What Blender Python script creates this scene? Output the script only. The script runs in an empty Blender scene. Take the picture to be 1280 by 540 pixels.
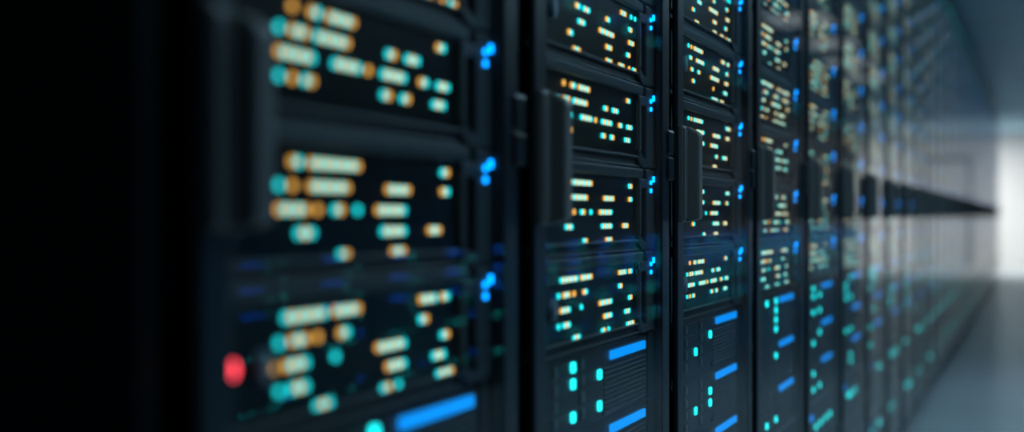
import bpy, bmesh, math, random

# ------------------------------------------------------------------ scene setup
sc = bpy.context.scene
COL = sc.collection
sc.render.engine = 'CYCLES'
sc.view_settings.view_transform = 'Standard'
sc.view_settings.look = 'None'
sc.view_settings.exposure = 0.0
sc.view_settings.gamma = 1.0
sc.view_settings.use_curve_mapping = False
cy = sc.cycles
cy.use_denoising = True
cy.use_adaptive_sampling = False
cy.max_bounces = 10
cy.diffuse_bounces = 4
cy.glossy_bounces = 4
cy.transparent_max_bounces = 48
cy.sample_clamp_indirect = 2.0
cy.caustics_reflective = False
cy.caustics_refractive = False
cy.blur_glossy = 0.3

R = random.Random(7)

# ------------------------------------------------------------------ measures (metres)
PITCH = 0.75            # one cabinet to the next
Y1 = 0.945              # where the first cabinet starts along the aisle
DP = 0.5285             # metres per level unit
ZC = 0.872              # eye height
CAMX = 0.506            # camera to the server faces
NR = 33
AISLE = 2.18
CEIL = ZC + 2.62 * DP
YEND = 30.1             # end wall


def Z(v):
    return ZC - v * DP


# ------------------------------------------------------------------ materials
def new_mat(name):
    m = bpy.data.materials.new(name)
    m.use_nodes = True
    nt = m.node_tree
    nt.nodes.clear()
    out = nt.nodes.new('ShaderNodeOutputMaterial')
    return m, nt, out


def surf(name, col, rough=0.5, metal=0.0, spec=0.5, grain=0.0, scale=60.0, rvar=0.0):
    m, nt, out = new_mat(name)
    p = nt.nodes.new('ShaderNodeBsdfPrincipled')
    p.inputs['Base Color'].default_value = (*col, 1)
    p.inputs['Roughness'].default_value = rough
    p.inputs['Metallic'].default_value = metal
    p.inputs['Specular IOR Level'].default_value = spec
    nt.links.new(p.outputs[0], out.inputs[0])
    tc = nt.nodes.new('ShaderNodeTexCoord')
    nz = nt.nodes.new('ShaderNodeTexNoise')
    nz.inputs['Scale'].default_value = scale
    nz.inputs['Detail'].default_value = 3
    nt.links.new(tc.outputs['Object'], nz.inputs['Vector'])
    if grain:
        rp = nt.nodes.new('ShaderNodeMapRange')
        rp.inputs['To Min'].default_value = 1 - grain
        rp.inputs['To Max'].default_value = 1 + grain
        nt.links.new(nz.outputs['Fac'], rp.inputs['Value'])
        mx = nt.nodes.new('ShaderNodeMix')
        mx.data_type = 'RGBA'
        mx.blend_type = 'MULTIPLY'
        mx.inputs['Factor'].default_value = 1
        mx.inputs['A'].default_value = (*col, 1)
        nt.links.new(rp.outputs[0], mx.inputs['B'])
        nt.links.new(mx.outputs['Result'], p.inputs['Base Color'])
    if rvar:
        rr = nt.nodes.new('ShaderNodeMapRange')
        rr.inputs['To Min'].default_value = max(0.02, rough - rvar)
        rr.inputs['To Max'].default_value = rough + rvar
        nt.links.new(nz.outputs['Fac'], rr.inputs['Value'])
        nt.links.new(rr.outputs[0], p.inputs['Roughness'])
    return m


def emit(name, col, strength=1.0, sampling='NONE'):
    m, nt, out = new_mat(name)
    e = nt.nodes.new('ShaderNodeEmission')
    e.inputs['Color'].default_value = (*col, 1)
    e.inputs['Strength'].default_value = strength
    nt.links.new(e.outputs[0], out.inputs[0])
    m.cycles.emission_sampling = sampling
    return m


def glass_mat():
    m, nt, out = new_mat('door_glass')
    tr = nt.nodes.new('ShaderNodeBsdfTransparent')
    tr.inputs['Color'].default_value = (0.9, 0.94, 0.95, 1)
    gl = nt.nodes.new('ShaderNodeBsdfGlossy')
    gl.inputs['Roughness'].default_value = 0.0
    gl.inputs['Color'].default_value = (0.92, 0.94, 0.95, 1)
    fr = nt.nodes.new('ShaderNodeFresnel')
    fr.inputs['IOR'].default_value = 1.1
    mix = nt.nodes.new('ShaderNodeMixShader')
    cap = nt.nodes.new('ShaderNodeMath')          # reflection capped so lights behind the pane stay visible
    cap.operation = 'MINIMUM'
    cap.inputs[1].default_value = 0.6
    nt.links.new(fr.outputs[0], cap.inputs[0])
    nt.links.new(cap.outputs[0], mix.inputs[0])
    nt.links.new(tr.outputs[0], mix.inputs[1])
    nt.links.new(gl.outputs[0], mix.inputs[2])
    geo = nt.nodes.new('ShaderNodeNewGeometry')
    tr2 = nt.nodes.new('ShaderNodeBsdfTransparent')
    mix2 = nt.nodes.new('ShaderNodeMixShader')
    nt.links.new(geo.outputs['Backfacing'], mix2.inputs[0])
    nt.links.new(mix.outputs[0], mix2.inputs[1])
    nt.links.new(tr2.outputs[0], mix2.inputs[2])
    nt.links.new(mix2.outputs[0], out.inputs[0])
    return m


def tile_mat(name, col, col2, size, line, rough, gloss, gcol):
    """square tiles with thin joints under a satin coloured lacquer"""
    m, nt, out = new_mat(name)
    df = nt.nodes.new('ShaderNodeBsdfDiffuse')
    gl = nt.nodes.new('ShaderNodeBsdfGlossy')
    gl.inputs['Color'].default_value = (*gcol, 1)
    mix = nt.nodes.new('ShaderNodeMixShader')
    mix.inputs[0].default_value = gloss
    nt.links.new(df.outputs[0], mix.inputs[1])
    nt.links.new(gl.outputs[0], mix.inputs[2])
    nt.links.new(mix.outputs[0], out.inputs[0])
    tc = nt.nodes.new('ShaderNodeTexCoord')
    mp = nt.nodes.new('ShaderNodeMapping')
    mp.inputs['Scale'].default_value = (1 / size, 1 / size, 1 / size)
    nt.links.new(tc.outputs['Object'], mp.inputs['Vector'])
    br = nt.nodes.new('ShaderNodeTexBrick')
    br.offset = 0
    br.inputs['Scale'].default_value = 1
    br.inputs['Mortar Size'].default_value = line
    br.inputs['Brick Width'].default_value = 1
    br.inputs['Row Height'].default_value = 1
    br.inputs['Color1'].default_value = (*col, 1)
    br.inputs['Color2'].default_value = (*[c * 0.94 for c in col], 1)
    br.inputs['Mortar'].default_value = (*col2, 1)
    nt.links.new(mp.outputs[0], br.inputs['Vector'])
    nt.links.new(br.outputs['Color'], df.inputs['Color'])
    nz = nt.nodes.new('ShaderNodeTexNoise')
    nz.inputs['Scale'].default_value = 3
    nt.links.new(tc.outputs['Object'], nz.inputs['Vector'])
    rr = nt.nodes.new('ShaderNodeMapRange')
    rr.inputs['To Min'].default_value = rough - 0.06
    rr.inputs['To Max'].default_value = rough + 0.06
    nt.links.new(nz.outputs['Fac'], rr.inputs['Value'])
    nt.links.new(rr.outputs[0], gl.inputs['Roughness'])
    return m


M = {}
M['frame'] = surf('black_cabinet_metal', (0.0085, 0.013, 0.0175), 0.33, spec=0.28, grain=0.15, rvar=0.06)
M['handle'] = surf('handle_black_plastic', (0.15, 0.158, 0.16), 0.35, spec=0.6, grain=0.1)
M['body'] = surf('server_steel', (0.02, 0.023, 0.026), 0.5, grain=0.15)
M['bezel'] = surf('server_bezel_grey', (0.032, 0.044, 0.052), 0.5, spec=0.35, grain=0.18, scale=40, rvar=0.08)
M['trim_lit'] = surf('server_trim_lit_edge', (0.085, 0.095, 0.1), 0.42, grain=0.1)  # paler grey on lips and strips stands in for their lit edges
M['panel'] = surf('smoked_black_panel', (0.003, 0.005, 0.0055), 0.3, spec=0.12, grain=0.2)
M['recess'] = surf('dark_recess', (0.008, 0.009, 0.011), 0.6, grain=0.1)
M['storage'] = surf('storage_face_slate', (0.009, 0.015, 0.02), 0.5, spec=0.3, grain=0.2, scale=50, rvar=0.08)
M['latch'] = surf('drive_latch_grey', (0.11, 0.135, 0.15), 0.4, grain=0.1)
M['button'] = surf('pale_button', (0.26, 0.36, 0.42), 0.4, grain=0.1)
M['glass'] = glass_mat()
M['amber'] = emit('amber_led', (1.0, 0.48, 0.085), 1.5)
M['teal'] = emit('teal_led', (0.015, 0.95, 1.0), 1.65)
M['blue'] = emit('blue_led', (0.0, 0.27, 1.0), 4.8, 'FRONT')
M['bar'] = emit('blue_light_bar', (0.002, 0.30, 1.0), 1.22, 'FRONT')
M['cyan'] = emit('cyan_led', (0.01, 0.93, 0.95), 2.5, 'FRONT')
M['cyan_across'] = emit('bright_cyan_led', (0.01, 0.93, 0.95), 6.0, 'FRONT')
M['bar_across'] = emit('bright_blue_bar', (0.002, 0.14, 1.0), 6.5, 'FRONT')
M['red'] = emit('red_led', (1.0, 0.06, 0.09), 4.3)
M['floor'] = tile_mat('raised_floor_tiles', (0.56, 0.6, 0.62), (0.42, 0.46, 0.48), 0.6, 0.008, 0.22, 0.36, (0.74, 0.82, 0.85))
M['ceiling'] = tile_mat('ceiling_tiles', (0.58, 0.79, 0.92), (0.5, 0.7, 0.82), 0.6, 0.012, 0.3, 0.22, (0.46, 0.68, 0.82))
M['wall'] = surf('white_wall_paint', (0.84, 0.85, 0.84), 0.6, grain=0.02, scale=4)
M['darkwall'] = surf('grey_wall_paint', (0.22, 0.26, 0.29), 0.7, grain=0.05, scale=4)
M['doorleaf'] = surf('pale_door_paint', (0.72, 0.73, 0.73), 0.5, grain=0.02)
M['doorframe'] = surf('grey_door_frame', (0.26, 0.285, 0.3), 0.5, grain=0.05)
M['fixture'] = surf('fixture_white', (0.6, 0.62, 0.63), 0.5, grain=0.03)
M['lamp_dim'] = emit('dim_lamp_diffuser', (0.8, 0.93, 1.0), 0.5, 'FRONT')
M['lamp'] = emit('wall_wash_diffuser', (1.0, 0.99, 0.97), 11.5, 'FRONT')  # for the added end-wall wash
M['fill_cool'] = emit('cool_fill_diffuser', (0.48, 0.79, 1.0), 6.0, 'FRONT')  # for the added bluish fill


# ------------------------------------------------------------------ mesh builder
class MB:
    def __init__(self):
        self.bm = bmesh.new()
        self.slots = []

    def slot(self, m):
        if m not in self.slots:
            self.slots.append(m)
        return self.slots.index(m)

    def box(self, x0, x1, y0, y1, z0, z1, m, bev=0.0, seg=2):
        r = bmesh.ops.create_cube(self.bm, size=1.0)
        vs = r['verts']
        for v in vs:
            v.co.x = x0 + (v.co.x + .5) * (x1 - x0)
            v.co.y = y0 + (v.co.y + .5) * (y1 - y0)
            v.co.z = z0 + (v.co.z + .5) * (z1 - z0)
        i = self.slot(m)
        fs = {f for v in vs for f in v.link_faces}
        for f in fs:
            f.material_index = i
        if bev:
            es = list({e for v in vs for e in v.link_edges})
            bmesh.ops.bevel(self.bm, geom=es, offset=bev, segments=seg, affect='EDGES', profile=0.5, material=-1)

    def prism(self, pts, x0, x1, m, bev=0.0, back=True):
        """polygon in (y, z) pushed out from x0 to x1 (front, towards the aisle)"""
        i = self.slot(m)
        a = [self.bm.verts.new((x0, p[0], p[1])) for p in pts]
        b = [self.bm.verts.new((x1, p[0], p[1])) for p in pts]
        n = len(pts)
        fs = [self.bm.faces.new(b)]
        if back:
            fs.append(self.bm.faces.new(a[::-1]))
        for k in range(n):
            fs.append(self.bm.faces.new((a[k], a[(k + 1) % n], b[(k + 1) % n], b[k])))
        for f in fs:
            f.material_index = i
        if bev:
            fe = list(fs[0].edges)
            bmesh.ops.bevel(self.bm, geom=fe, offset=bev, segments=2, affect='EDGES', profile=0.5, material=-1)

    def prism_y(self, pts, y0, y1, m, bev=0.0):
        """polygon in (x, z) pushed along the aisle"""
        i = self.slot(m)
        a = [self.bm.verts.new((p[0], y0, p[1])) for p in pts]
        b = [self.bm.verts.new((p[0], y1, p[1])) for p in pts]
        n = len(pts)
        fs = [self.bm.faces.new(a), self.bm.faces.new(b[::-1])]
        for k in range(n):
            fs.append(self.bm.faces.new((a[(k + 1) % n], a[k], b[k], b[(k + 1) % n])))
        for f in fs:
            f.material_index = i
        if bev:
            es = list({e for f in fs for e in f.edges})
            bmesh.ops.bevel(self.bm, geom=es, offset=bev, segments=2, affect='EDGES', profile=0.5, material=-1)

    def dot(self, y, z, w, h, x0, x1, m, n=10, power=2.6):
        """softly squared LED lens"""
        pts = []
        for k in range(n):
            a = 2 * math.pi * (k + .5) / n
            c, s = math.cos(a), math.sin(a)
            pts.append((y + w / 2 * math.copysign(abs(c) ** (2 / power), c),
                        z + h / 2 * math.copysign(abs(s) ** (2 / power), s)))
        self.prism(pts, x0, x1, m, back=False)

    def mesh(self, name):
        bmesh.ops.recalc_face_normals(self.bm, faces=self.bm.faces)
        me = bpy.data.meshes.new(name)
        self.bm.to_mesh(me)
        self.bm.free()
        for s in self.slots:
            me.materials.append(M[s])
        return me


def link(name, me, parent=None, loc=(0, 0, 0)):
    o = bpy.data.objects.new(name, me)
    COL.objects.link(o)
    o.parent = parent
    o.location = loc
    return o


def tag(o, label, cat, group=None):
    o['label'] = label
    o['category'] = cat
    if group:
        o['group'] = group
    return o


def structure(name, mb, loc=(0, 0, 0)):
    o = link(name, mb.mesh(name), None, loc)
    o['kind'] = 'structure'
    return o


ONES = ['zeroth', 'first', 'second', 'third', 'fourth', 'fifth', 'sixth', 'seventh', 'eighth', 'ninth', 'tenth',
        'eleventh', 'twelfth', 'thirteenth', 'fourteenth', 'fifteenth', 'sixteenth', 'seventeenth', 'eighteenth',
        'nineteenth', 'twentieth']


def nth(n):
    if n <= 20:
        return ONES[n]
    if n == 30:
        return 'thirtieth'
    return ('twenty-' if n < 30 else 'thirty-') + ONES[n % 10]


# ------------------------------------------------------------------ LED server (A)
HA = 0.211 * DP
ROW0, ROWP = 0.0266 + 0.0215, 0.0325      # first light row and row pitch, in levels below the unit's top
COL0, COLP = 0.181, 0.0114
DW, DH = 0.0088, 0.0066
# light runs: (row, first column, colours; '.' is an unlit place)
PAT = {}
PAT['barcode'] = [(0, 2, 'A'), (0, 5, 'ATTATATA'), (0, 30, 'AT'), (1, 0, 'TTATAATATATA'), (1, 19, 'TA'), (1, 23, 'TAT'),
                  (2, 0, 'ATATATT'), (2, 9, 'TATATTA'), (2, 18, 'TATAT'), (2, 26, 'AT'), (2, 30, 'TAT'),
                  (3, 0, 'TTAATAA'), (3, 18, 'TA'), (3, 22, 'TA'), (3, 29, 'TAT')]
PAT['steps'] = [(0, 2, 'ATTATATATATA'), (0, 31, 'TA'), (1, 0, 'TTA'), (1, 5, 'ATATATAA'), (1, 19, 'ATATA'), (1, 31, 'AT'),
                (2, 0, 'ATATAAA'), (2, 9, 'TA'), (2, 13, 'T'), (2, 17, 'ATATAT'), (3, 3, 'TAT'), (3, 18, 'TATAT'),
                (3, 28, 'ATA'), (4, 10, 'TA'), (4, 20, 'ATA')]
PAT['ladder'] = [(0, 1, 'TATATATTATATA'), (0, 26, 'ATATTAT'), (1, 0, 'TTATA.A'), (1, 10, 'AT'), (1, 26, 'TA'),
                 (2, -1, 'A.ATAT'), (2, 9, 'T'), (2, 17, 'ATATAT'), (2, 31, 'TA'), (3, 0, 'TTTAT'), (3, 19, 'ATAT'),
                 (3, 29, 'TAT'), (4, 6, 'TAT'), (4, 18, 'TA'), (4, 21, 'T'), (4, 30, 'TATA')]
PAT['scatter'] = [(0, 27, 'ATA'), (0, 32, 'T'), (0, 34, 'T'), (0, 3, 'TAT'), (1, 7, 'AT'), (1, 10, 'TA'), (1, 12, 'T'), (1, 20, 'AT'), (1, 31, 'TA'),
                  (2, 8, 'TAT'), (2, 17, 'ATATATA'), (2, 31, 'ATA'), (3, 4, 'AT'), (3, 20, 'ATA'), (3, 30, 'TA'),
                  (4, 6, 'ATA'), (4, 20, 'ATA'), (4, 26, 'ATA'), (4, 31, 'A'), (4, 33, 'TA')]
PAT['comb'] = [(0, 1, 'T'), (0, 3, 'A'), (0, 5, 'ATATATA'), (0, 27, 'ATA'), (0, 32, 'TA'), (1, 2, 'TA'), (1, 7, 'ATATAT'),
               (1, 20, 'ATATA'), (1, 31, 'TA'), (2, 3, 'AT'), (2, 8, 'TA'), (2, 18, 'ATATATA'), (2, 30, 'ATA'), (3, 4, 'AT'),
               (3, 20, 'A'), (3, 29, 'TAT'), (4, 19, 'TATAT'), (4, 26, 'ATA')]
PAT['twig'] = [(0, 1, 'T'), (0, 3, 'A'), (0, 5, 'TATATAT'), (0, 31, 'TATA'), (1, 2, 'AT'), (1, 7, 'ATATAT'), (1, 20, 'ATATAT'),
               (1, 31, 'ATA'), (2, 10, 'TAT'), (2, 18, 'ATATAT'), (3, 22, 'TA'), (3, 28, 'TATA'), (4, 20, 'ATA')]
PAT['grid'] = [(0, 4, 'TATA'), (0, 10, 'TAT'), (0, 31, 'TAT'), (1, 7, 'ATATAT'), (1, 20, 'ATATAT'), (1, 31, 'AT'), (2, 2, 'TAT'),
               (2, 10, 'A'), (2, 14, 'T'), (2, 18, 'ATATAT'), (3, 4, 'AT'), (3, 20, 'TATAT'), (3, 29, 'ATA'), (4, 12, 'TA'),
               (4, 21, 'ATA')]
PAT['dash'] = [(0, 2, 'TAT'), (0, 20, 'ATAT'), (1, 3, 'ATA'), (1, 10, 'TATA'), (1, 27, 'ATA'), (2, 4, 'AT'), (2, 17, 'ATATATA'),
               (2, 31, 'AT'), (3, 6, 'ATA'), (3, 20, 'ATA'), (3, 30, 'TATA'), (4, 20, 'ATA'), (4, 26, 'TAT'), (4, 31, 'ATA')]
for extra in ('ripple', 'morse', 'tally', 'braid'):
    runs = []
    for r in range(5):
        c = R.choice([0, 1, 2, 4])
        while c < 34:
            n = R.choice([1, 2, 2, 3, 3, 4, 6, 7])
            n = min(n, 35 - c)
            s = R.choice('AT')
            runs.append((r, c, ''.join(('A' if s == 'T' else 'T') if k % 2 else s for k in range(n))))
            c += n + R.choice([1, 2, 3, 6, 8])
    PAT[extra] = runs

def thin(c):
    out = ''
    for k, ch in enumerate(c):
        out += '.' if k and ch == c[k - 1] and out[-1] != '.' else ch
    return out


PAT = {k: [(r, c, thin(t)) for r, c, t in v] for k, v in PAT.items()}


def T(t):
    return t - 0.375


def za(off):
    return HA - off * DP


def a_body(mb):
    mb.box(-.68, -.012, T(.06), T(.69), .0006, HA - .0006, 'body', .001)


def a_bezel(mb):
    mb.box(-.012, .001, T(.06), T(.60), za(.0266), za(.0012), 'bezel', .0028)
    mb.box(-.012, .0005, T(.62), T(.69), .0012, za(.0012), 'bezel', .0028)
    mb.box(-.012, .0005, T(.577), T(.622), za(.052), za(.0266), 'bezel', .002)
    mb.prism([(T(.577), za(.163)), (T(.577), za(.190)), (T(.600), za(.2095)), (T(.624), za(.2095)), (T(.624), za(.187)),
              (T(.598), za(.187))], -.012, .0005, 'bezel', .0018)
    mb.box(-.012, .0015, T(.5765), T(.5835), za(.168), za(.045), 'trim_lit', .001)
    mb.box(-.012, -.001, T(.06), T(.586), za(.1858), za(.181), 'trim_lit', .0008)
    mb.box(-.012, -.003, T(.06), T(.6), za(.2085), za(.2045), 'trim_lit', .0008)
    mb.box(-.012, -.006, T(.06), T(.596), za(.2045), za(.1858), 'recess')
    mb.box(-.012, -.009, T(.5835), T(.622), za(.187), za(.052), 'recess')
    for k in range(4):
        mb.box(-.009, -.0075, T(.59), T(.615), za(.07 + .03 * k), za(.065 + .03 * k), 'body')


def a_panel(mb):
    mb.box(-.012, -.0045, T(.06), T(.577), za(.181), za(.0266), 'panel', .0008)


def a_button(mb):
    mb.dot(T(.1505), za(.108), .019, .024, -.0045, .001, 'button', 24, 2.0)
    mb.dot(T(.1505), za(.108), .013, .018, .001, .002, 'button', 24, 2.0)


def a_red(mb):
    mb.dot(T(.1026), za(.104), .016, .0125, -.0045, -.002, 'red', 16, 2.0)


def a_red_off(mb):
    mb.dot(T(.1026), za(.104), .016, .0125, -.0045, -.002, 'latch', 16, 2.0)


def a_run(mb, run):
    r, c, s = run
    for k, ch in enumerate(s):
        if ch == '.':
            continue
        mb.dot(T(COL0 + COLP * (c + k)), za(ROW0 + ROWP * r), DW, DH, -.0046, -.0032, 'amber' if ch == 'A' else 'teal', 8)


BLUES = [(.661, .0265, .0066, .0085), (.6440, .0355, .0058, .0058), (.6440, .0565, .0058, .0058)]


def a_blue(mb, k):
    t, off, w, h = BLUES[k]
    mb.dot(T(t), za(off), w, h, .0004, .0028, 'blue', 10, 3)


_cache = {}


def cached(key, *fns):
    if key not in _cache:
        mb = MB()
        for f in fns:
            f(mb)
        _cache[key] = mb.mesh(str(key[0]))
    return _cache[key]


SLOTS = []          # filled per cabinet: (kind, level of top, height in levels)
for k in range(12):
    SLOTS.append(('A', .089 - .211 * k, .211))        # k = 0 just above the storage servers
HB, HC = .174 * DP, .19 * DP


def zb(off):
    return HB - off * DP


def b_body(mb):
    mb.box(-.68, -.012, T(.06), T(.69), .0006, HB - .0006, 'body', .001)


def b_face(mb):
    mb.box(-.012, -.004, T(.06), T(.69), .0006, HB - .0006, 'storage', .0015)
    mb.box(-.004, .0, T(.635), T(.69), .001, HB - .001, 'storage', .0015)
    mb.box(-.004, -.002, T(.385), T(.632), zb(.048), zb(.012), 'body', .0008)


def b_vent(mb):
    for k in range(10):
        o = .0545 + .0115 * k
        mb.box(-.004, -.0005, T(.385), T(.625), zb(o + .006), zb(o), 'storage', .0008, 1)
    mb.box(-.004, -.0034, T(.385), T(.625), zb(.168), zb(.053), 'recess')


def b_bar(mb):
    mb.box(-.002, .0022, T(.4146), T(.608), zb(.0387), zb(.0176), 'bar', .0012)


BAYS = [.065, .141, .262]
BAYW = [.072, .117, .117]


def b_bay(mb, c, r):
    o = .0276 + .036 * r
    mb.box(-.004, -.0005, T(BAYS[c]), T(BAYS[c] + BAYW[c]), zb(o + .0168), zb(o - .0168), 'storage', .0012)


def b_latch(mb, c, r):
    o = .0276 + .036 * r
    mb.dot(T(BAYS[c] + .009), zb(o), .011, .0125, -.0008, .002, 'latch', 12, 3)


def b_light(mb, c, r):
    o = .0276 + .036 * r
    mb.dot(T((.12, .228, .354)[c]), zb(o), .0155, .0122, -.0008, .0018, 'cyan', 16, 4)


def zc_(off):
    return HC - off * DP


def c_body(mb):
    mb.box(-.5, -.012, T(.06), T(.69), .0006, HC - .0006, 'body', .001)


def c_face(mb):
    mb.box(-.012, -.003, T(.06), T(.69), .0006, HC - .0006, 'storage', .0015)
    mb.box(-.003, .0008, T(.06), T(.66), zc_(.027), zc_(.012), 'trim_lit', .0015)
    for k in range(10):
        t = .27 + .036 * k
        mb.box(-.003, -.0024, T(t), T(t + .028), zc_(.118), zc_(.085), 'recess')
        mb.box(-.003, -.001, T(t - .003), T(t + .031), zc_(.124), zc_(.12), 'latch')


def c_square(mb):
    mb.box(-.003, .0008, T(.182), T(.226), zc_(.099), zc_(.074), 'bar', .001)


def c_light(mb, t):
    mb.dot(T(t), zc_(.144), .021, .0128, -.003, -.0008, 'cyan', 16, 4)


def d_face(h):
    def f(mb):
        H = h * DP
        mb.box(-.06, -.003, T(.06), T(.69), .0006, H - .0006, 'storage', .0018)
        mb.box(-.003, .0008, T(.1), T(.65), H * .46, H * .54, 'bezel', .0012)
    return f


# ------------------------------------------------------------------ cabinets
def cab_frame(mb):
    for a, b in ((.0015, .0594), (.6906, .7485)):
        mb.box(-.07, -.015, T(a), T(b), .06, CEIL - .004, 'frame', .003)
        mb.box(-.98, -.93, T(a), T(b), .06, CEIL - .004, 'frame', .003)
    mb.box(-.98, -.015, T(.0015), T(.7485), CEIL - .03, CEIL - .004, 'frame', .003)
    mb.box(-.98, -.02, T(.0015), T(.7485), 0, .055, 'frame', .003)


def cab_side(t0, t1):
    def f(mb):
        mb.box(-.93, -.07, T(t0), T(t1), .055, CEIL - .03, 'frame', .002)
    return f


ZD0, ZD1 = Z(1.60), Z(-2.60)


def cab_door(mb):
    mb.box(.003, .0118, T(.029), T(.077), ZD0, ZD1, 'frame', .0042, 3)
    mb.box(.003, .0118, T(.671), T(.721), ZD0, ZD1, 'frame', .0042, 3)
    mb.box(.003, .0110, T(.07), T(.68), ZD1 - .028, ZD1, 'frame', .004)
    mb.box(.003, .0110, T(.07), T(.68), ZD0, ZD0 + .045, 'frame', .004)
    # thin inner lip holding the pane
    mb.box(.003, .0075, T(.074), T(.081), ZD0 + .03, ZD1 - .02, 'recess')
    mb.box(.003, .0075, T(.667), T(.674), ZD0 + .03, ZD1 - .02, 'recess')


def cab_glass(mb):
    mb.box(.0078, .0112, T(.076), T(.672), ZD0 + .03, ZD1 - .02, 'glass')


HZ1, HZ0 = ZC + .131, ZC - .0093


def cab_handle(mb):
    # base plate with two upright ribs, and the solid bow grip standing on it with sloping ends
    mb.box(.0110, .0185, T(.033), T(.080), HZ0, HZ1, 'handle', .0015)
    mb.box(.0180, .0215, T(.0345), T(.0435), HZ0 + .003, HZ1 - .003, 'handle', .0015)
    mb.box(.0180, .0215, T(.0475), T(.0555), HZ0 + .006, HZ1 - .006, 'handle', .0015)
    prof = [(.017, HZ0 + .001), (.017, HZ1 - .001), (.0225, HZ1 - .001), (.0385, ZC + .120), (.0385, ZC - .004), (.0225, HZ0 + .001)]
    mb.prism_y(prof, T(.0565), T(.083), 'handle', .0032)


def cab_hinge(mb):
    mb.box(-.012, .0150, T(.700), T(.741), .0, .0340, 'frame', .0028)
    mb.box(-.012, .0150, T(.700), T(.741), .0358, .0722, 'frame', .004)
    mb.box(-.012, .010, T(.705), T(.736), .03, .04, 'recess')


def make_cabinet(y0, label, across=False):
    o = bpy.data.objects.new('server_cabinet', None)
    COL.objects.link(o)
    o.empty_display_size = .3
    o.location = (AISLE if across else 0, y0 + .375, 0)
    if across:
        o.rotation_euler = (0, 0, math.pi)
    tag(o, label, 'server cabinet', 'cabinets across the aisle' if across else 'row of server cabinets')
    link('frame', cached(('frame',), cab_frame), o)
    link('side_panel', cached(('side_panel', 0), cab_side(.0015, .012)), o)
    link('side_panel', cached(('side_panel', 1), cab_side(.738, .7485)), o)
    d = link('door', cached(('door',), cab_door), o)
    g = None if across else link('glass', cached(('glass',), cab_glass), d)
    h = link('handle', cached(('handle',), cab_handle), d)
    for z in (ZC + .0496, ZC + 1.15, .25):
        link('hinge', cached(('hinge',), cab_hinge), d, (0, 0, z))
    return o


def root(name, y0, v_bottom, label, cat, group):
    o = bpy.data.objects.new(name, None)
    COL.objects.link(o)
    o.empty_display_size = .2
    o.location = (0, y0 + .375, Z(v_bottom))
    return tag(o, label, cat, group)


def cab_words(n):
    return 'cabinet with black end panel' if n == 1 else nth(n) + ' cabinet from the near end'


def server_a(n, k, y0, pat, lod):
    vb = .089 - .211 * k + .211
    label = 'black server with amber and teal lights, %s above blue-bar units, %s' % (nth(k + 1), 'end-panel cabinet' if n == 1 else nth(n) + ' cabinet')
    grp = 'light-dotted servers in the cabinets'
    runs = PAT[pat]
    if lod == 2:
        me = cached(('server', pat, 2), a_body, a_bezel, a_panel, a_button, a_red_off, *[lambda mb, r=r: a_run(mb, r) for r in runs],
                    *[lambda mb, q=q: a_blue(mb, q) for q in range(3)])
        o = link('rack_server', me, None, (0, y0 + .375, Z(vb)))
        tag(o, label, 'server', grp)
        return
    o = root('rack_server', y0, vb, label, 'server', grp)
    link('chassis', cached(('chassis', 'A'), a_body), o)
    link('bezel', cached(('bezel', 'A'), a_bezel), o)
    dots = [lambda mb, r=r: a_run(mb, r) for r in runs] if lod == 1 else []
    p = link('display_panel', cached(('display_panel', pat if lod == 1 else 'A'), a_panel, *dots), o)
    link('power_button', cached(('power_button',), a_button), o)
    if n == 1 and k == 0:
        link('power_light', cached(('power_light', 1), a_red), o)['label'] = 'glowing red warning light'
    else:
        link('power_light', cached(('power_light', 0), a_red_off), o)
    if lod == 0:
        for r in runs:
            link('indicator_light', cached(('indicator_light',) + r, lambda mb, r=r: a_run(mb, r)), p)
        for q in range(3):
            link('corner_light', cached(('corner_light', q), lambda mb, q=q: a_blue(mb, q)), o)
    else:
        link('corner_lights', cached(('corner_lights',), *[lambda mb, q=q: a_blue(mb, q) for q in range(3)]), o)


LIT = {(1, 0): [(2, 0), (1, 1), (1, 3)], (2, 0): [(1, 0), (1, 1), (1, 3), (2, 1), (2, 3)], (2, 1): [(1, 1), (2, 2)],
       (3, 0): [(2, 1), (1, 2)], (3, 1): [(2, 1), (2, 2), (1, 2)], (3, 2): [(1, 0), (2, 3)],
       (4, 0): [(1, 0), (2, 0), (2, 1), (2, 2), (2, 3)], (4, 1): [(2, 1)], (4, 2): [(1, 3), (2, 3)],
       (5, 0): [(1, 0), (1, 1), (2, 1), (1, 3), (2, 3)], (5, 1): [(2, 1), (1, 2)], (5, 2): [(1, 1), (2, 3), (1, 3)]}


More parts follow.
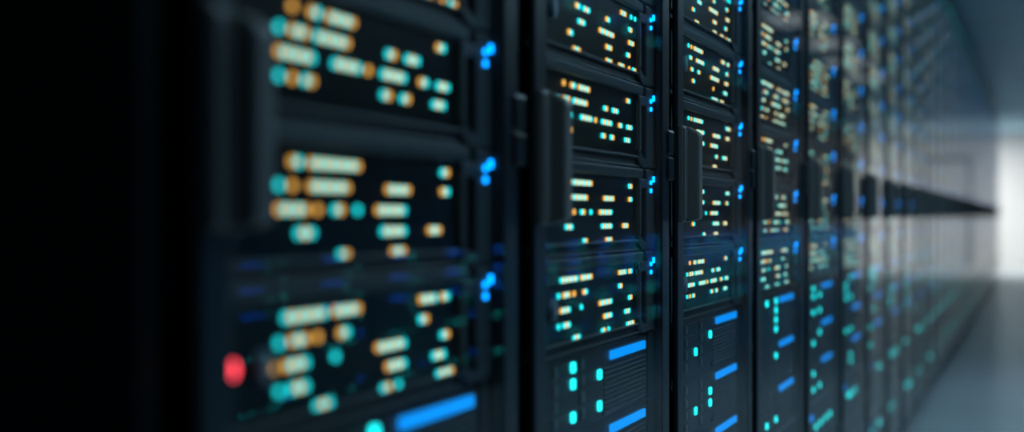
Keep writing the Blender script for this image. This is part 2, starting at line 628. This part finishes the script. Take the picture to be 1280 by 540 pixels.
def server_b(n, k, y0, lit, lod):
    vb = .300 + .174 * (k + 1)
    label = '%s of three slate storage servers with blue light bars, %s' % (
        ('upper', 'middle', 'lower')[k], 'end-panel cabinet' if n == 1 else nth(n) + ' cabinet from near end')
    grp = 'blue-bar storage servers'
    fb = [lambda mb, c=c, r=r: b_bay(mb, c, r) for c in range(3) for r in range(4)]
    fl = [lambda mb, c=c, r=r: b_latch(mb, c, r) for c in range(3) for r in range(4)]
    fi = [lambda mb, c=c, r=r: b_light(mb, c, r) for c, r in lit]
    if lod == 2:
        mb = MB()
        for f in [b_body, b_face, b_vent, b_bar] + fb + fl + fi:
            f(mb)
        o = link('storage_server', mb.mesh('storage_server'), None, (0, y0 + .375, Z(vb)))
        tag(o, label, 'storage server', grp)
        return
    o = root('storage_server', y0, vb, label, 'storage server', grp)
    link('chassis', cached(('chassis', 'B'), b_body), o)
    link('face_plate', cached(('face_plate', 'B'), b_face), o)
    link('vent_grille', cached(('vent_grille',), b_vent), o)
    link('light_bar', cached(('light_bar',), b_bar), o)['label'] = 'glowing blue light bar'
    if lod == 0:
        for c in range(3):
            for r in range(4):
                b = link('drive_bay', cached(('drive_bay', c, r), lambda mb: b_bay(mb, c, r)), o)
                link('latch', cached(('latch', c, r), lambda mb: b_latch(mb, c, r)), b)
                if (c, r) in lit:
                    link('drive_light', cached(('drive_light', c, r), lambda mb: b_light(mb, c, r)), b)
    else:
        link('drive_bays', cached(('drive_bays',), *fb, *fl), o)
        mb = MB()
        for f in fi:
            f(mb)
        link('drive_lights', mb.mesh('drive_lights'), o)


def switch_c(n, which, y0, lights, lod):
    vtop = {'high': -2.55, 'mid': .822, 'low': 1.186}[which]
    words = {'high': 'at the top of', 'mid': 'under the blue-bar servers in', 'low': 'near the floor in'}[which]
    label = 'network switch with teal lights %s %s' % (words, 'end-panel cabinet' if n == 1 else nth(n) + ' cabinet')
    grp = 'network switches'
    fl = [lambda mb, t=t: c_light(mb, t) for t in lights]
    if lod == 2:
        mb = MB()
        for f in [c_body, c_face] + ([c_square] if which != 'high' else []) + fl:
            f(mb)
        o = link('network_switch', mb.mesh('network_switch'), None, (0, y0 + .375, Z(vtop + .19)))
        tag(o, label, 'network switch', grp)
        return
    o = root('network_switch', y0, vtop + .19, label, 'network switch', grp)
    link('chassis', cached(('chassis', 'C'), c_body), o)
    link('face_plate', cached(('face_plate', 'C'), c_face), o)
    if which != 'high':
        link('status_light', cached(('status_light',), c_square), o)
    for t in lights:
        link('port_light', cached(('port_light', t), lambda mb: c_light(mb, t)), o)


BLANKS = [(-2.36, .128, 'below the top switch'), (1.012, .174, 'between the two low switches'), (1.376, .165, 'just above the plinth')]


def blank(n, b, y0):
    v, h, words = b
    o = link('blank_panel', cached(('blank_panel', h), d_face(h)), None, (0, y0 + .375, Z(v + h)))
    tag(o, 'slate blanking panel %s in %s' % (words, 'end-panel cabinet' if n == 1 else nth(n) + ' cabinet'),
        'blanking panel', 'blanking panels')


PORTS = [.302, .35, .398, .45, .502, .555, .6]
CHOICE = {(1, 0): 'ladder', (1, 1): 'steps', (1, 2): 'barcode', (1, 3): 'scatter',
          (2, 0): 'ladder', (2, 1): 'steps', (2, 2): 'barcode', (2, 3): 'scatter',
          (3, 0): 'barcode', (3, 1): 'grid', (3, 2): 'twig', (3, 3): 'comb', (3, 4): 'scatter',
          (4, 0): 'ladder', (4, 1): 'morse', (4, 2): 'barcode', (4, 3): 'braid'}
NAMES = list(PAT)

for n in range(1, NR + 1):
    y0 = Y1 + PITCH * (n - 1)
    lab = 'black cabinet with bare end panel and blurred handle' if n == 1 else \
        'black glass-door server cabinet, %s from the dark near end' % nth(n)
    make_cabinet(y0, lab)
    near = n <= 6
    for k in range(12):
        pat = CHOICE.get((n, k)) or R.choice(NAMES)
        top_v = .089 - .211 * k
        vis = top_v + .211 > -270 / (1294 - (604 if n == 1 else 1294 - 1 / (.0020747 + .000625 * (n - 2))))
        lod = (0 if vis else 1) if near else (1 if n <= 9 else 2)
        server_a(n, k, y0, pat, lod)
    for k in range(3):
        lit = LIT.get((n, k))
        if lit is None:
            lit = [(c, r) for c in (1, 2) for r in range(4) if R.random() < .33]
        lit = sorted(set(lit))
        server_b(n, k, y0, lit, 0 if near else (1 if n <= 9 else 2))
    for w in ('high', 'mid', 'low'):
        if n == 5 and w == 'mid':
            ports = [.302, .398, .502, .6]
        else:
            ports = sorted(R.sample(PORTS, R.choice([2, 3, 4, 5])))
        switch_c(n, w, y0, ports, 1 if n <= 9 else 2)
    for b in BLANKS:
        blank(n, b, y0)

# cabinets across the aisle, seen mirrored in the glass doors
stacks = []
for s in range(4):
    mb = MB()
    # every unit is drawn at its own height by shifting the builder's vertices
    def put(fns, z):
        n0 = len(mb.bm.verts)
        for f in fns:
            f(mb)
        mb.bm.verts.ensure_lookup_table()
        for v in mb.bm.verts[n0:]:
            v.co.z += z
    for k in range(12):
        put([a_body, a_bezel, a_panel] + [lambda m, q=q: a_blue(m, q) for q in range(3)],
            Z(.089 - .211 * k + .211))
    for k in range(3):
        lit = [(c, r) for c in (1, 2) for r in range(4) if R.random() < .4]
        put([b_body, b_face, b_bar] + [lambda m, c=c, r=r: b_light(m, c, r) for c, r in lit], Z(.300 + .174 * (k + 1)))
    for v in (-2.55, .822, 1.186):
        ports = R.sample(PORTS, 4)
        put([c_body, c_face, c_square] + [lambda m, t=t: c_light(m, t) for t in ports], Z(v + .19))
    for v, h, _ in BLANKS:
        put([d_face(h)], Z(v + h))
    mb.slots = [{'cyan': 'cyan_across', 'bar': 'bar_across'}.get(q, q) for q in mb.slots]
    stacks.append(mb.mesh('server_stack'))
for n in range(32):
    y0 = 3.9 + PITCH * n
    c = make_cabinet(y0, 'dark server cabinet across the aisle, %s in that row, mirrored in the glass' % nth(n + 1), True)
    link('server_stack', stacks[n % 4 if n % 3 else (n + 2) % 4], c)

# ------------------------------------------------------------------ room
X0, X1, YB = -3.3, 5.5, -2.2
mb = MB(); mb.box(X0, X1, YB, YEND, -.1, 0, 'floor'); structure('floor', mb)
mb = MB(); mb.box(X0, X1, YB, YEND, CEIL, CEIL + .1, 'ceiling'); structure('ceiling', mb)
mb = MB(); mb.box(X0 - .1, X0, YB, YEND, -.1, CEIL + .1, 'darkwall'); structure('wall_left', mb)
mb = MB(); mb.box(X1, X1 + .1, YB, YEND, -.1, CEIL + .1, 'darkwall'); structure('wall_right', mb)
mb = MB(); mb.box(X0 - .1, X1 + .1, YB - .1, YB, -.1, CEIL + .1, 'darkwall'); structure('wall_back', mb)
mb = MB(); mb.box(X0 - .1, X1 + .1, YEND, YEND + .1, -.1, CEIL + .1, 'wall'); structure('wall_far', mb)
mb = MB()
DX0, DX1, DZ = .53, 1.33, 1.87
mb.box(DX0, DX0 + .07, YEND - .04, YEND + .01, 0, DZ, 'doorframe', .004)
mb.box(DX1 - .07, DX1, YEND - .04, YEND + .01, 0, DZ, 'doorframe', .004)
mb.box(DX0, DX1, YEND - .04, YEND + .01, DZ - .07, DZ, 'doorframe', .004)
mb.box(DX0 + .07, DX1 - .07, YEND - .02, YEND + .01, .005, DZ - .07, 'doorleaf', .002)
d1 = structure('door_1', mb)
mb = MB()
mb.box(DX0 + .11, DX0 + .13, YEND - .075, YEND - .06, .93, 1.06, 'doorframe', .005)
mb.box(DX0 + .113, DX0 + .127, YEND - .062, YEND - .018, 1.03, 1.045, 'doorframe', .002)
mb.box(DX0 + .113, DX0 + .127, YEND - .062, YEND - .018, .945, .96, 'doorframe', .002)
link('door_handle', mb.mesh('door_handle'), d1)


def ceiling_light(x, y, w, l, lamp, label, group):
    o = bpy.data.objects.new('ceiling_light', None)
    COL.objects.link(o)
    o.location = (x, y, CEIL)
    tag(o, label, 'ceiling light', group)
    m = MB()
    m.box(-w / 2, w / 2, -l / 2, -l / 2 + .03, -.02, 0, 'fixture', .002)
    m.box(-w / 2, w / 2, l / 2 - .03, l / 2, -.02, 0, 'fixture', .002)
    m.box(-w / 2, -w / 2 + .03, -l / 2, l / 2, -.02, 0, 'fixture', .002)
    m.box(w / 2 - .03, w / 2, -l / 2, l / 2, -.02, 0, 'fixture', .002)
    link('frame', m.mesh('frame'), o)
    m = MB()
    m.box(-w / 2 + .03, w / 2 - .03, -l / 2 + .03, l / 2 - .03, -.012, -.001, lamp)
    link('diffuser', m.mesh('diffuser'), o)


for i in range(4):
    ceiling_light(1.09, 12.2 + 1.75 * i, .5, .9, 'lamp_dim', 'dim ceiling light over the aisle, %s from the dark end' % nth(i + 1),
                  'dim aisle ceiling lights')
for i, (x, y) in enumerate(((-1.12, 28.2), (3.3, 28.2))):  # hidden panels added to brighten the end wall
    ceiling_light(x, y, 2.0, 1.8, 'lamp', 'added unseen light washing the white end wall, %s' %
                  ('behind the cabinet row' if i == 0 else 'behind the cabinets across'), 'added cross-aisle wall-wash lights')

for i, (y, lm) in enumerate(((1.6, 'fill_cool'), (3.4, 'fill_cool'), (5.2, 'fill_cool'), (7.0, 'fill_cool'), (8.8, 'fill_cool'))):  # unseen panels added as bluish fill on cabinets and floor
    ceiling_light(1.25, y, .6, 1.2, lm, 'added cool fill light above the dark end of the aisle, %s' % nth(i + 1),
                  'added cool fill lights at the dark end')

w = bpy.data.worlds.new('world')
sc.world = w
w.use_nodes = True
w.node_tree.nodes['Background'].inputs['Color'].default_value = (.01, .014, .018, 1)
w.node_tree.nodes['Background'].inputs['Strength'].default_value = 1

# ------------------------------------------------------------------ camera
cam = bpy.data.cameras.new('camera')
cam.sensor_fit = 'HORIZONTAL'
cam.sensor_width = 36
cam.lens = 2174 / 1280 * 36
cam.clip_start = .02
cam.clip_end = 200
cam.dof.use_dof = True
cam.dof.focus_distance = 2.5
cam.dof.aperture_fstop = 2.46
cam.dof.aperture_blades = 0
co = bpy.data.objects.new('camera', cam)
COL.objects.link(co)
co.location = (CAMX, 0, ZC)
co.rotation_euler = (math.pi / 2, 0, math.radians(16.74))
sc.camera = co
